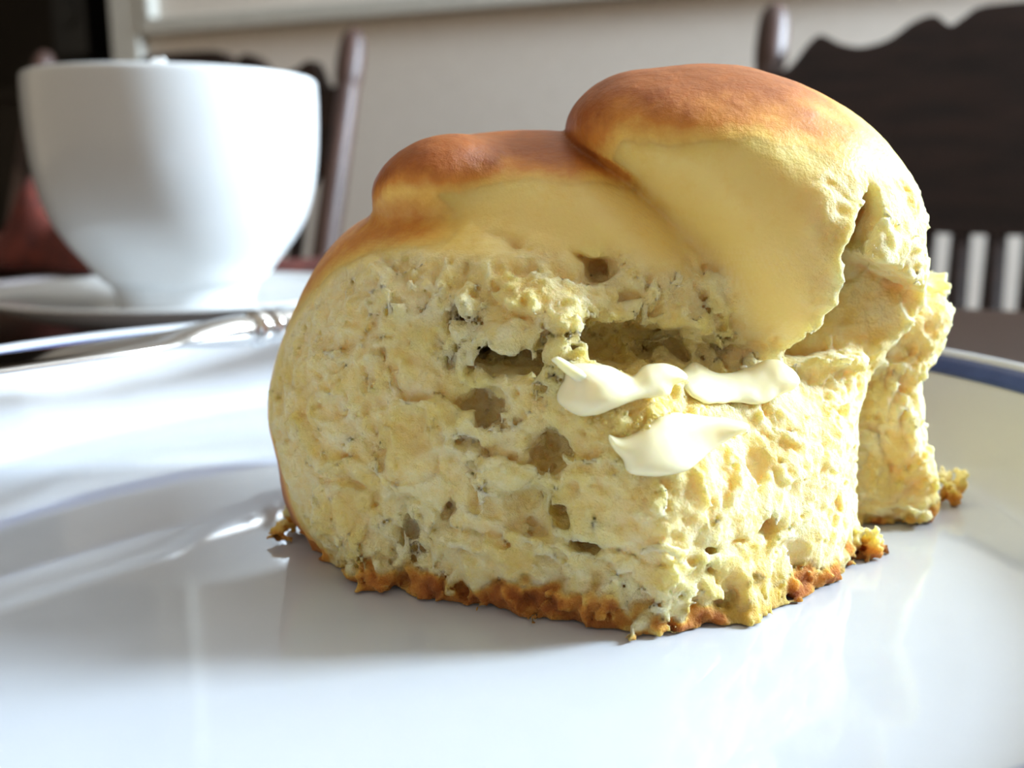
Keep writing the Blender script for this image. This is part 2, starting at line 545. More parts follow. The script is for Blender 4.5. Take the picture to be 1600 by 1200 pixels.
# ------------------------------------------------------------------ the plate
PX, PY, PR = -1.0, 15.2, 11.0
pl = empty('side_plate', W(PX, PY, -0.4))
tag(pl, 'white plate with raised rim and blue line, under the bread roll', 'plate')
prof = [(0.01, 0.0)] + [(6.3, 0.0), (6.5, -0.0), (6.9, 0.0), (7.1, 0.12)] + \
    spline([(8.9, 0.20), (9.6, 0.62), (10.25, 1.30), (10.75, 1.80), (11.0, 2.12), (11.04, 2.26), (10.95, 2.34), (10.80, 2.30), (10.62, 2.10),
            (10.3, 1.76), (9.9, 1.26), (9.45, 0.76), (9.05, 0.47), (8.6, 0.405), (8.0, 0.40)], 6) + [(0.01, 0.40)]
prof[1:5] = [(6.3, 0.12), (6.5, 0.0), (6.9, 0.0), (7.1, 0.12)]
prof[0] = (0.01, 0.12)
link('dish', lathe([(r * CM, z * CM) for r, z in prof], 192), M['porcelain'], pl)
bandp = [(10.72, 2.225), (10.62, 2.100), (10.53, 2.005), (10.44, 1.910), (10.42, 1.925), (10.51, 2.022), (10.60, 2.118), (10.70, 2.242)]
link('blue_band', lathe([(r * CM, (z + 0.004) * CM) for r, z in bandp], 192, True), M['blue'], pl)

# ------------------------------------------------------------------ the knife across the rim
K0 = np.array([-9.0, 17.4, 1.95])
K1 = np.array([-5.75, 21.6, 2.10])
kd = (K1 - K0) / np.linalg.norm(K1 - K0)
kang = math.atan2(kd[1], kd[0])
kn = empty('table_knife', W(*K1), kang)
tag(kn, 'silver table knife resting across the left rim of the plate', 'knife')
def blade_mesh(stations):
    """stations along X: (x, half width, half thickness, z) -> lens/oval sections"""
    vs, fs = [], []
    N = 20
    for (x, w, t, z) in stations:
        for k in range(N):
            a = 2 * math.pi * k / N
            ca, sa = math.cos(a), math.sin(a)
            vs.append((x * CM, w * math.copysign(abs(ca) ** 0.9, ca) * CM, (z + t * math.copysign(abs(sa) ** 0.9, sa)) * CM))
    for i in range(len(stations) - 1):
        for k in range(N):
            fs.append((i * N + k, (i + 1) * N + k, (i + 1) * N + (k + 1) % N, i * N + (k + 1) % N))
    fs.append(tuple(range(N)))
    fs.append(tuple(range((len(stations) - 1) * N, len(stations) * N))[::-1])
    me = bpy.data.meshes.new('blade')
    me.from_pydata(vs, [], fs)
    bm = bmesh.new()
    bm.from_mesh(me)
    bmesh.ops.recalc_face_normals(bm, faces=bm.faces)
    bm.to_mesh(me)
    bm.free()
    return me
link('blade', blade_mesh(spline([(-13.5, 0.10, 0.03, 0.0), (-12.8, 0.55, 0.05, 0.0), (-11, 0.80, 0.07, 0.0), (-7, 0.86, 0.09, 0.0), (-3.2, 0.84, 0.11, 0.0), (-2.3, 0.72, 0.14, 0.0),
      (-1.7, 0.50, 0.20, 0.0), (-0.9, 0.42, 0.30, 0.0), (-0.3, 0.40, 0.34, 0.0), (0.05, 0.30, 0.30, 0.0)], 6)), M['steel'], kn)
link('collar', blade_mesh(spline([(0.0, 0.26, 0.26, 0.0), (0.08, 0.40, 0.40, 0.0), (0.22, 0.43, 0.43, 0.0), (0.36, 0.40, 0.40, 0.0), (0.46, 0.28, 0.28, 0.0),
      (0.56, 0.38, 0.38, 0.0), (0.68, 0.39, 0.39, 0.0), (0.80, 0.30, 0.30, 0.0)], 5)), M['steel'], kn)
link('handle', blade_mesh(spline([(0.75, 0.30, 0.30, 0.0), (1.3, 0.42, 0.36, 0.0), (3.0, 0.52, 0.40, 0.0), (6.0, 0.60, 0.42, 0.0), (8.2, 0.68, 0.44, 0.0), (8.9, 0.58, 0.38, 0.0), (9.2, 0.20, 0.16, 0.0)], 6)), M['steel'], kn)

# ------------------------------------------------------------------ cloths at the far edge of the table
def cloth(name, pts_fn, nu, nv, material, thick=0.0015):
    vs = [pts_fn(i / (nu - 1), j / (nv - 1)) for j in range(nv) for i in range(nu)]
    fs = [(j * nu + i, j * nu + i + 1, (j + 1) * nu + i + 1, (j + 1) * nu + i) for j in range(nv - 1) for i in range(nu - 1)]
    me = bpy.data.meshes.new(name)
    me.from_pydata(vs, [], fs)
    o = link(name, me, material)
    so = o.modifiers.new('thick', 'SOLIDIFY')
    so.thickness = thick
    so.offset = 1
    return o
def gcl(s, t):
    u, v = -50 + 36 * s, 38.0 + 10.5 * t
    x, y, _ = room(u, v, 0)
    z = -0.36 + 0.05 * math.sin(9 * s + 4 * t) ** 2 + 0.35 * math.exp(-((t - 0.85) / 0.12) ** 2)
    return W(x, y, z)
tag(cloth('folded_cloth', gcl, 50, 14, M['greycloth']), 'pale grey folded cloth along the far edge of the table', 'cloth')
def rcl(s, t):
    u, v = -61 + 42 * s, 43.5 + 5.5 * t
    x, y, _ = room(u, v, 0)
    hgt = 1.3 + 4.0 * math.exp(-((s - 0.215) / 0.05) ** 2) + 2.0 * math.exp(-((s - 0.33) / 0.05) ** 2) + 1.6 * math.exp(-((s - 0.1) / 0.08) ** 2)
    hgt *= math.sin(math.pi * min(1, max(0, t))) ** 0.7 * (1 if 0.02 < s < 0.98 else 0.4)
    hgt *= 0.82 + 0.18 * math.sin(23 * s + 5 * t)
    return W(x - 1.6 * math.sin(math.pi * t) * math.exp(-((s - 0.26) / 0.12) ** 2), y + 0.4 * math.sin(31 * s), 0.12 + hgt)
tag(cloth('crumpled_napkin', rcl, 90, 30, M['red']), 'crumpled red cloth napkin heaped behind the cup', 'napkin')

# ================================================================== THE BREAD ROLL
# A solid in a voxel field: swollen lobes, torn front, pits and tears; skinned with surface nets.
TAB = rng.random((64, 64, 64), dtype=np.float32)
def vnoise(x, y, z):
    xi, yi, zi = np.floor(x).astype(np.int32), np.floor(y).astype(np.int32), np.floor(z).astype(np.int32)
    fx, fy, fz = (x - xi).astype(np.float32), (y - yi).astype(np.float32), (z - zi).astype(np.float32)
    fx, fy, fz = fx * fx * (3 - 2 * fx), fy * fy * (3 - 2 * fy), fz * fz * (3 - 2 * fz)
    x0, x1, y0, y1, z0, z1 = xi & 63, (xi + 1) & 63, yi & 63, (yi + 1) & 63, zi & 63, (zi + 1) & 63
    c00 = TAB[x0, y0, z0] * (1 - fx) + TAB[x1, y0, z0] * fx
    c10 = TAB[x0, y1, z0] * (1 - fx) + TAB[x1, y1, z0] * fx
    c01 = TAB[x0, y0, z1] * (1 - fx) + TAB[x1, y0, z1] * fx
    c11 = TAB[x0, y1, z1] * (1 - fx) + TAB[x1, y1, z1] * fx
    return ((c00 * (1 - fy) + c10 * fy) * (1 - fz) + (c01 * (1 - fy) + c11 * fy) * fz) * 2 - 1

def fbm(x, y, z, f, octv=3, gain=0.5):
    s, a = 0, 1.0
    for i in range(octv):
        s = s + a * vnoise(x * f + 17.3 * i, y * f + 5.1 * i, z * f + 31.7 * i)
        f *= 2.03
        a *= gain
    return s

def worley(x, y, z):
    """distance to the nearest jittered lattice point"""
    xi, yi, zi = np.floor(x).astype(np.int32), np.floor(y).astype(np.int32), np.floor(z).astype(np.int32)
    best = np.full(x.shape, 9.0, np.float32)
    for dx in (-1, 0, 1):
        for dy in (-1, 0, 1):
            for dz in (-1, 0, 1):
                a, b_, c = xi + dx, yi + dy, zi + dz
                px = a + TAB[a & 63, b_ & 63, c & 63]
                py = b_ + TAB[(a + 13) & 63, b_ & 63, (c + 7) & 63]
                pz = c + TAB[a & 63, (b_ + 29) & 63, (c + 41) & 63]
                d = (px - x) ** 2 + (py - y) ** 2 + (pz - z) ** 2
                best = np.minimum(best, d.astype(np.float32))
    return np.sqrt(best)

def ss(a, b_, x):
    t = np.clip((x - a) / (b_ - a), 0, 1)
    return t * t * (3 - 2 * t)

def smin(a, b_, k):
    h = np.clip(0.5 + 0.5 * (b_ - a) / k, 0, 1)
    return b_ * (1 - h) + a * h - k * h * (1 - h)

def smax(a, b_, k):
    return -smin(-a, -b_, k)

def poly_dist(poly, x, z):
    """signed distance in the X-Z plane, positive inside"""
    p = np.array(poly, np.float32)
    d = np.full(x.shape, 1e9, np.float32)
    ins = np.zeros(x.shape, bool)
    n = len(p)
    for i in range(n):
        ax, az = p[i]
        bx, bz = p[(i + 1) % n]
        ex, ez = bx - ax, bz - az
        wx, wz = x - ax, z - az
        t = np.clip((wx * ex + wz * ez) / (ex * ex + ez * ez + 1e-9), 0, 1)
        d = np.minimum(d, (wx - ex * t) ** 2 + (wz - ez * t) ** 2)
        cond = (az > z) != (bz > z)
        xc = (bx - ax) * (z - az) / (bz - az + 1e-12) + ax
        ins ^= cond & (x < xc)
    d = np.sqrt(d)
    return np.where(ins, d, -d)

def P3(l):                       # (px, py, depth) list -> X-Z polygon
    return [at(a, b_, c) for a, b_, c in l]

def closed_spline(poly, per=6):
    n = len(poly)
    ext = [poly[-1]] + list(poly) + [poly[0], poly[1]]
    out = []
    for i in range(1, n + 1):
        a, b_, c, d = ext[i - 1], ext[i], ext[i + 1], ext[i + 2]
        for k in range(per):
            t = k / per
            out.append(tuple(0.5 * (2 * b_[q] + (-a[q] + c[q]) * t + (2 * a[q] - 5 * b_[q] + 4 * c[q] - d[q]) * t * t +
                             (-a[q] + 3 * b_[q] - 3 * c[q] + d[q]) * t ** 3) for q in (0, 1)))
    return out

def pillow(g, y, R, Ym, Df, Db):
    q1 = np.maximum(R - g, 0) / R
    dy = y - Ym
    q2 = np.where(dy < 0, dy / Df, dy / Db)
    return (np.sqrt(q1 * q1 + q2 * q2) - 1) * min(R, 2.0)

def ell(x, y, z, c, r, rot=0.0):
    dx, dy, dz = x - c[0], y - c[1], z - c[2]
    if rot:
        cr, sr = math.cos(rot), math.sin(rot)
        dx, dz = dx * cr + dz * sr, -dx * sr + dz * cr
    q = np.sqrt((dx / r[0]) ** 2 + (dy / r[1]) ** 2 + (dz / r[2]) ** 2)
    return (q - 1) * min(r)

# outlines of the lobes (seen from the front, each corner at its own depth)
L1 = P3([(640, 318, 15.6), (560, 350, 15.8), (500, 420, 15.8), (445, 535, 15.6), (424, 620, 15.5), (440, 690, 15.5), (466, 755, 15.7), (500, 812, 15.3)])
xl = at(530, 870, 14.2)[0]
xr = at(1372, 880, 13.8)[0]
L1 += [(xl, -0.6), (xl + 0.5, -3.0), (xr - 0.3, -3.0), (xr, -0.4)]
L1 += P3([(1374, 760, 14.0), (1376, 640, 14.0), (1366, 572, 14.0), (1250, 562, 13.0), (1090, 560, 12.8), (1010, 470, 13.0), (930, 385, 13.6), (820, 335, 14.4), (720, 318, 15.0)])
L2 = P3([(872, 203, 14.6), (900, 160, 15), (955, 126, 15), (1040, 110, 15), (1130, 108, 15), (1210, 122, 15), (1290, 156, 15), (1350, 200, 15), (1392, 252, 15),
         (1416, 310, 15), (1420, 400, 15), (1405, 500, 15), (1340, 580, 14), (1215, 590, 12.6), (1130, 555, 12.4), (1085, 450, 12.6), (1010, 345, 13), (935, 272, 13.6)])
L3 = P3([(600, 292, 14.6), (622, 252, 14.8), (680, 216, 14.8), (745, 208, 14.8), (870, 204, 14.8), (960, 235, 14.6), (1050, 330, 14), (1110, 450, 13),
         (1090, 545, 12.8), (900, 480, 13), (760, 410, 13.6), (650, 345, 14.4), (612, 322, 14.6)])
L4 = P3([(1290, 250, 15.5), (1408, 262, 15.5), (1418, 330, 15.5), (1412, 400, 15.5), (1425, 440, 15.5), (1458, 438, 15.5), (1484, 430, 15.5), (1474, 462, 15.5), (1486, 482, 15.5),
         (1468, 530, 15.5), (1436, 592, 15.5), (1440, 660, 15.5), (1444, 690, 15.5), (1462, 735, 15.5), (1466, 785, 15.5), (1450, 838, 15.2), (1440, 950, 15.2), (1260, 950, 15.2), (1220, 560, 15.2)])
CUT = P3([(1298, 326, 13.2), (1338, 292, 13.2), (1350, 330, 13.2), (1330, 392, 13.2), (1420, 440, 13.2), (1500, 480, 13.2), (1500, 560, 13.2), (1380, 562, 13.2), (1290, 560, 13.2), (1232, 566, 13.2), (1228, 545, 13.2),
          (1262, 490, 13.2), (1290, 436, 13.2), (1272, 398, 13.2)])
L1, L2, L3 = closed_spline(L1), closed_spline(L2), closed_spline(L3)

STEP = 0.04
GX, GY, GZ = (-4.6, 7.9), (10.5, 19.0), (-0.12, 7.5)
ax = np.arange(GX[0], GX[1], STEP, dtype=np.float32)
ay = np.arange(GY[0], GY[1], STEP, dtype=np.float32)
az = np.arange(GZ[0], GZ[1], STEP, dtype=np.float32)
X2, Z2 = np.meshgrid(ax, az, indexing='ij')
g1, g2, g3, g4, gc = (poly_dist(p, X2, Z2) for p in (L1, L2, L3, L4, CUT))
def blur(a, r, n):                # rounds off the ridges of a distance map
    for _ in range(n):
        for axis in (0, 1):
            p_ = np.pad(a, [(r, r) if q == axis else (0, 0) for q in (0, 1)], mode='edge')
            c_ = np.cumsum(p_, axis, dtype=np.float64)
            c_ = np.concatenate([np.zeros_like(c_[:1]) if axis == 0 else np.zeros_like(c_[:, :1]), c_], axis)
            k_ = 2 * r + 1
            a = ((c_[k_:] - c_[:-k_]) if axis == 0 else (c_[:, k_:] - c_[:, :-k_])).astype(np.float32) / k_
    return a
g1, g2, g3 = blur(g1, 4, 3), blur(g2, 7, 3) + 0.03, blur(g3, 6, 3) + 0.03
# heights of the two crowns over X, for the browning
def top_of(poly):
    q = np.array(poly)
    t_ = np.array([max([zz for xx, zz in poly if abs(xx - x) < 0.25] or [-9]) for x in ax], np.float32)
    ok_ = t_ > -8
    return np.interp(ax, ax[ok_], t_[ok_], left=99, right=99).astype(np.float32)
top2, top3 = top_of(L2), top_of(L3)

Xb, Yb, Zb = X2[:, None, :], ay[None, :, None], Z2[:, None, :]
def G(a):
    return a[:, None, :]
wdg = X2 - 1.8
sh1 = 13.52 + np.where(wdg > 0, 0.78, 0.42) * (np.sqrt(wdg ** 2 + 0.25) - 0.5) + 0.06 * (Z2 - 1.5)
f1 = pillow(G(g1), Yb, 1.5, G(sh1), 2.6, 3.6)
f2 = pillow(G(g2), Yb, 2.3, G(14.6 + 0.10 * (Z2 - 4) + 0.12 * (X2 - 3)), 2.7, 3.6)
f3 = pillow(G(g3), Yb, 1.6, G(15.0 + 0.55 * (Z2 - 5.0) - 0.18 * (X2 + 0.5)), 2.15, 3.0)
f4 = pillow(G(g4), Yb, 0.55, G(15.9 + 0 * X2), 1.25, 2.2)
F = smin(f1, f3, 0.35)
F = smin(F, f2, G(0.05 + 0.75 * ss(5.0, 3.7, Z2)))
kx, kz = at(676, 278, 14.2)
f5 = ell(Xb, Yb, Zb, (kx, 14.05, kz), (0.86, 1.0, 0.50), 0.42)
FS = np.minimum(np.minimum(f2, f3), f5)          # the smooth-skinned lobes
# recess torn out on the right, behind the edge of the big lobe
cut = np.maximum(-G(gc), (Yb - 14.15 - 0.25 * (Zb - 4.2)))
Fcut = -cut
F = smax(F, Fcut, 0.06)
F = np.minimum(F, f4)
# knob of crust at the top left
F = smin(F, f5, 0.34)
# the split that holds the butter, and the larger holes
def hole(px, py, Y, r, rot=0.0, k=0.06):
    global F
    x, z = at(px, py, Y)
    m_ = max(r[0], r[2]) + 0.3
    sx_ = slice(max(0, int((x - m_ - ax[0]) / STEP)), int((x + m_ - ax[0]) / STEP))
    sy_ = slice(max(0, int((Y - r[1] - 0.3 - ay[0]) / STEP)), int((Y + r[1] + 0.3 - ay[0]) / STEP))
    sz_ = slice(max(0, int((z - m_ - az[0]) / STEP)), int((z + m_ - az[0]) / STEP))
    F[sx_, sy_, sz_] = smax(F[sx_, sy_, sz_], -ell(ax[sx_][:, None, None], ay[sy_][None, :, None], az[sz_][None, None, :], (x, Y, z), r, rot), k)
hole(985, 543, 12.0, (0.95, 1.25, 0.30), -0.10, 0.15)
hole(830, 560, 12.2, (0.75, 0.85, 0.20), -0.05, 0.12)
hole(1130, 575, 11.7, (0.75, 0.95, 0.20), -0.10, 0.12)
hole(937, 430, 12.2, (0.23, 0.75, 0.18), 0.2)
hole(912, 405, 12.3, (0.22, 0.5, 0.06), -0.5)
hole(725, 508, 12.45, (0.10, 0.45, 0.22), 0.2)
hole(752, 545, 12.35, (0.17, 0.5, 0.13), -0.4)
hole(745, 405, 12.9, (0.09, 0.35, 0.22), 0.3)
hole(865, 700, 11.6, (0.26, 0.32, 0.34), -0.3, 0.12)
hole(820, 795, 11.5, (0.30, 0.26, 0.30), 0.0, 0.1)
hole(875, 797, 11.45, (0.13, 0.30, 0.15))
hole(1062, 772, 11.35, (0.18, 0.32, 0.20), -0.5)
hole(700, 800, 11.9, (0.09, 0.3, 0.16), -0.2)
hole(1020, 700, 11.35, (0.36, 0.25, 0.30), 0.0, 0.12)
hole(760, 640, 12.0, (0.22, 0.32, 0.30), -0.6, 0.12)
hole(645, 830, 12.3, (0.12, 0.22, 0.22), 0.2)
hole(668, 770, 12.2, (0.18, 0.22, 0.14), 0.0)
hole(915, 845, 11.35, (0.12, 0.25, 0.12), 0.5)
hole(1200, 820, 11.75, (0.15, 0.22, 0.20), 0.4)
hole(1190, 720, 11.7, (0.16, 0.22, 0.35), -0.4)
hole(1100, 860, 11.3, (0.14, 0.22, 0.14), 0.3)
del f1, f4, cut

# ---- roughen the torn crumb near the surface
band = np.abs(F) < 0.30
ix, iy, iz = np.nonzero(band)
x, y, z = ax[ix], ay[iy], az[iz]
f2b = f2[ix, iy, iz]
skin = ss(0.40, 0.12, FS[ix, iy, iz] - F[ix, iy, iz])          # 1 on the lobes with a baked skin
in_cut = ss(-0.12, 0.02, gc[ix, iz]) * ss(14.9, 14.3, y)
top_left = ss(at(760, 440, 13.2)[1], at(760, 370, 13.2)[1], z + 0.15 * vnoise(x * 2.2, y * 2.2, z * 2.2))
top_left = np.maximum(top_left, ss(0.12, 0.0, f2b))
right_tear = ss(at(1240, 400, 12.4)[0], at(1310, 400, 12.4)[0], x + 0.25 * vnoise(x * 1.5, y * 1.5, z * 1.5)) * ss(5.6, 4.9, z)
low_tear = ss(at(1100, 500, 12.2)[1], at(1100, 565, 12.2)[1], z)
skin = skin * top_left * (1 - in_cut) * (1 - right_tear) * (1 - low_tear)
def side_w(zz):
    return np.interp(zz, [0, 0.6, 1.6, 2.4, 3.2, 4.2, 5.0], [0.55, 0.62, 0.45, 0.22, 0.22, 0.55, 0.75]).astype(np.float32)
sw_ = side_w(z)
lskin = ss(sw_ + 0.10, sw_ - 0.10, g1[ix, iz] + 0.06 * vnoise(x * 4, y * 4, z * 4)) * ss(0.4, -0.6, x) * ss(-0.0, 0.35, z)   # baked side on the left
backs = ss(15.3, 16.2, y) * ss(5.6, 5.2, x)
crumb = 1 - np.maximum(np.maximum(skin, lskin), backs)
F[ix, iy, iz] -= (1 - crumb) * (0.035 * fbm(x, y, z, 0.9, 2) + 0.004 * vnoise(x * 9, y * 9, z * 9))
rough = np.nonzero((crumb > 0.01) & (y < 16.6) | (z < 0.5) & (y < 15.5))[0]
rx, ry, rz_ = ix[rough], iy[rough], iz[rough]
xs_, ys_, zs_, cs_ = x[rough], y[rough], z[rough], crumb[rough]
def crumb_relief(x, y, z):
    # stretch direction: fibres fan up and to the left from the front of the base
    fx, fz = x * 0.80 + z * 0.60, -x * 0.60 + z * 0.80
    wx = vnoise(x * 1.7, y * 1.7, z * 1.7)
    wz = vnoise(x * 1.7 + 9, y * 1.7, z * 1.7)
    f4_ = vnoise(x * 5.2, y * 5.2, z * 5.2)
    big = fbm((fx + 0.22 * wx) * 1.9, y * 1.5, (fz + 0.22 * wz) * 1.0, 1.0, 2)
    rid = 1 - np.abs(vnoise((fx + 0.2 * wx) * 4.2, y * 3.4, (fz + 0.2 * wz) * 1.6))
    w1_ = worley((fx + 0.22 * wx) * 3.6, y * 3.0, (fz + 0.22 * wz) * 2.0)
    gate = ss(-0.15, 0.45, vnoise(x * 0.9 + 3, y * 0.9, z * 0.9))
    f7_ = vnoise(x * 9 + 2, y * 9, z * 9)
    def saw(t):                       # torn sheets: slow rise, ragged edge
        fr = t - np.floor(t)
        return fr * ss(1.0, 0.88, fr)
    s1 = saw(fz * 0.8 + fx * 0.5 + 0.9 * wx + 0.24 * f4_ + 0.14 * f7_)
    s2 = saw(-fz * 1.2 + fx * 1.3 + 1.2 * wz + 0.22 * f4_ + 0.22 * f7_)
    fine = fbm(x, y, z, 8.0, 3, 0.7)
    w2_ = worley((fx + 0.2 * wz) * 7.0, y * 6.5, (fz + 0.2 * wx) * 4.6)
    return (0.09 * big + 0.03 * (rid - 0.6) + 0.10 * (s1 - 0.45) + 0.05 * (s2 - 0.45) * (1 - gate)
            - 0.09 * gate * ss(0.50, 0.25, w1_) - 0.022 * ss(0.5, 0.25, w2_) + 0.034 * fine), f4_
dsp, f4n = crumb_relief(xs_, ys_, zs_)
rag = ss(0.5, 0.1, zs_) * ss(15.5, 14.5, ys_) * (0.10 * f4n + 0.06 * vnoise(xs_ * 2.3, ys_ * 2.3, zs_ * 2.3) + 0.05 * vnoise(xs_ * 11, ys_ * 11, zs_ * 11))
F[rx, ry, rz_] -= cs_ * dsp * (1 - 0.35 * ss(1.6, 2.8, xs_)) + rag
CR = np.zeros(F.shape, np.float32)
CR[ix, iy, iz] = crumb
# flat, slightly ragged base on the plate
F = np.maximum(F, np.broadcast_to(0.012 - Zb, F.shape))

def surface_net(F, org, step):
    nx, ny, nz = F.shape
    s = F < 0
    cnt = np.zeros((nx - 1, ny - 1, nz - 1), np.int8)
    for dx in (0, 1):
        for dy in (0, 1):
            for dz in (0, 1):
                cnt += s[dx:nx - 1 + dx, dy:ny - 1 + dy, dz:nz - 1 + dz]
    act = (cnt > 0) & (cnt < 8)
    ci, cj, ck = np.nonzero(act)
    idx = np.full(act.shape, -1, np.int32)
    idx[ci, cj, ck] = np.arange(len(ci))
    acc = np.zeros((len(ci), 3), np.float32)
    num = np.zeros(len(ci), np.float32)
    corners = [(a, b_, c) for a in (0, 1) for b_ in (0, 1) for c in (0, 1)]
    for a in corners:
        for axis in range(3):
            if a[axis]:
                continue
            b_ = list(a)
            b_[axis] = 1
            fa = F[ci + a[0], cj + a[1], ck + a[2]]
            fb = F[ci + b_[0], cj + b_[1], ck + b_[2]]
            cr = (fa < 0) != (fb < 0)
            t = np.where(cr, fa / np.where(cr, fa - fb, 1), 0)
            p = np.array(a, np.float32)[None, :].repeat(len(ci), 0)
            p[:, axis] += t
            acc[cr] += p[cr]
            num[cr] += 1
    acc /= np.maximum(num, 1)[:, None]
    verts = (np.stack([ci, cj, ck], 1) + acc) * step + np.array(org, np.float32)
    quads = []
    # edges along each axis
    for axis in range(3):
        sl_a = [slice(1, -1)] * 3
        sl_b = [slice(1, -1)] * 3
        sl_a[axis] = slice(0, -1)
        sl_b[axis] = slice(1, None)
        A, B = s[tuple(sl_a)], s[tuple(sl_b)]
        for sign in (0, 1):
            m_ = (A & ~B) if sign == 0 else (~A & B)
            e = np.stack(np.nonzero(m_), 1)
            o1, o2 = [(1, 2), (2, 0), (0, 1)][axis]
            base = e.copy()
            for q in range(3):
                if q != axis:
                    base[:, q] += 1
            def cell(d1, d2):
                c = base.copy()
                c[:, o1] -= d1
                c[:, o2] -= d2
                return idx[c[:, 0], c[:, 1], c[:, 2]]
            q = np.stack([cell(1, 1), cell(0, 1), cell(0, 0), cell(1, 0)], 1)
            if sign == 1:
                q = q[:, ::-1]
            quads.append(q)
    quads = np.concatenate(quads, 0)
    quads = quads[(quads >= 0).all(1)]
    return verts, quads, (ci, cj, ck)

def np_mesh(name, verts, quads, scale_to=None):
    me = bpy.data.meshes.new(name)
    v = verts.astype(np.float32)
    me.vertices.add(len(v))
    me.vertices.foreach_set('co', v.ravel())
    me.loops.add(quads.size)
    me.loops.foreach_set('vertex_index', quads.astype(np.int32).ravel())
    me.polygons.add(len(quads))
    me.polygons.foreach_set('loop_start', np.arange(0, quads.size, 4, dtype=np.int32))
    me.update(calc_edges=True)
    me.validate()
    return me

def keep_largest(verts, quads):
    """drop the loose specks"""
    lab = np.arange(len(verts))
    eu = np.concatenate([quads[:, 0], quads[:, 1], quads[:, 2]])
    ev = np.concatenate([quads[:, 1], quads[:, 2], quads[:, 3]])
    for _ in range(60):
        old = lab.copy()
        gp_ = lab[lab]
        np.minimum.at(lab, old[eu], gp_[ev])
        np.minimum.at(lab, old[ev], gp_[eu])
        np.minimum.at(lab, eu, gp_[ev])
        np.minimum.at(lab, ev, gp_[eu])
        lab = np.minimum(lab, gp_)
        if (old == lab).all():
            break
    lab = lab[lab]
    vals, c = np.unique(lab[quads[:, 0]], return_counts=True)
    big_ = vals[c.argmax()]
    kq = quads[lab[quads[:, 0]] == big_]
    used, inv = np.unique(kq, return_inverse=True)
    return verts[used], inv.reshape(kq.shape), used

verts, quads, cells = surface_net(F, (ax[0], ay[0], az[0]), STEP)
verts, quads, used = keep_largest(verts, quads)
ci, cj, ck = (c[used] for c in cells)
vx, vy, vz = verts.T
v_crumb = CR[ci, cj, ck]
# vertex normals
fa = np.cross(verts[quads[:, 2]] - verts[quads[:, 0]], verts[quads[:, 3]] - verts[quads[:, 1]])
vn = np.zeros_like(verts)
for k in range(4):
    np.add.at(vn, quads[:, k], fa)
vn /= np.linalg.norm(vn, axis=1, keepdims=True) + 1e-12
# browning: baked crowns, baked left side, baked base
nz3 = 0.16 * fbm(vx, vy, vz, 1.3, 3)
d2 = top2[ci] - vz
bk2 = ss(1.55, 0.15, d2 + nz3 * 1.6 - 0.55 * np.maximum(vy - 14.0, 0)) * ss(5.4, 3.6, vx + nz3) * ss(0.14, 0.05, f2[ci, cj, ck])  # browning held back on the right; the pale colour carries the light's burn-out there
d3 = top3[ci] - vz
bk3 = ss(0.95, 0.1, d3 + nz3 * 1.2 - 0.35 * np.maximum(vy - 13.8, 0)) * ss(2.2, 1.5, vx) * ss(0.3, 0.12, np.minimum(f3, f5)[ci, cj, ck])
knob = ss(0.25, 0.08, f5[ci, cj, ck]) * ss(-0.45, 0.25, vz - kz + 0.5 * nz3)
sw_ = side_w(vz)
lsk = ss(sw_ + 0.12, sw_ - 0.35, g1[ci, ck] + 0.3 * nz3) * ss(-0.2, -1.4, vx) * ss(5.6, 4.6, vz)
lower_left = ss(2.3, 1.2, vz) * ss(-2.2, -2.9, vx)
base_b = ss(0.50, 0.12, vz + nz3 * 1.5 + 0.16 * vnoise(vx * 6, vy * 6, vz * 6)) * (0.74 + 0.30 * vnoise(vx * 4 + 7, vy * 4, vz * 4))
back_b = ss(15.6, 16.8, vy) * 0.75
bake = np.maximum.reduce([0.88 * bk2, 0.84 * bk3, 0.84 * knob, lsk * (0.50 + 0.30 * lower_left), 1.0 * base_b, back_b])
bake = bake * np.where(bake == 1.0 * base_b, 1.0, 1 - 0.75 * v_crumb * (vz > 0.4))
tears = ss(-0.12, 0.02, gc[ci, ck]) * (vy < 14.9)
bake = np.clip(bake * (1 - tears), 0, 1)
# melted butter soaked into the crumb round the split
sx, sz = at(960, 620, 11.6)
soak = ss(1.5, 0.2, np.sqrt(((vx - sx) / 1.35) ** 2 + ((vz - sz) / 0.95) ** 2) + 0.5 * nz3) * (vy < 14)
sx2, sz2 = at(900, 720, 11.6)
soak = np.maximum(soak, 0.7 * ss(1.3, 0.2, np.sqrt(((vx - sx2) / 0.9) ** 2 + ((vz - sz2) / 1.1) ** 2) + nz3) * (vy < 14))
# inner skin just under the crust is a deeper yellow
soak = np.maximum(soak, 0.60 * (1 - v_crumb)) * (1 - ss(0.12, 0.38, bake))
mott = ss(0.0, 0.75, fbm(vx, vy, vz, 1.5, 3, 0.6)) * v_crumb
soak = np.clip(0.62 * np.maximum(soak, 0.85 * mott), 0, 1)

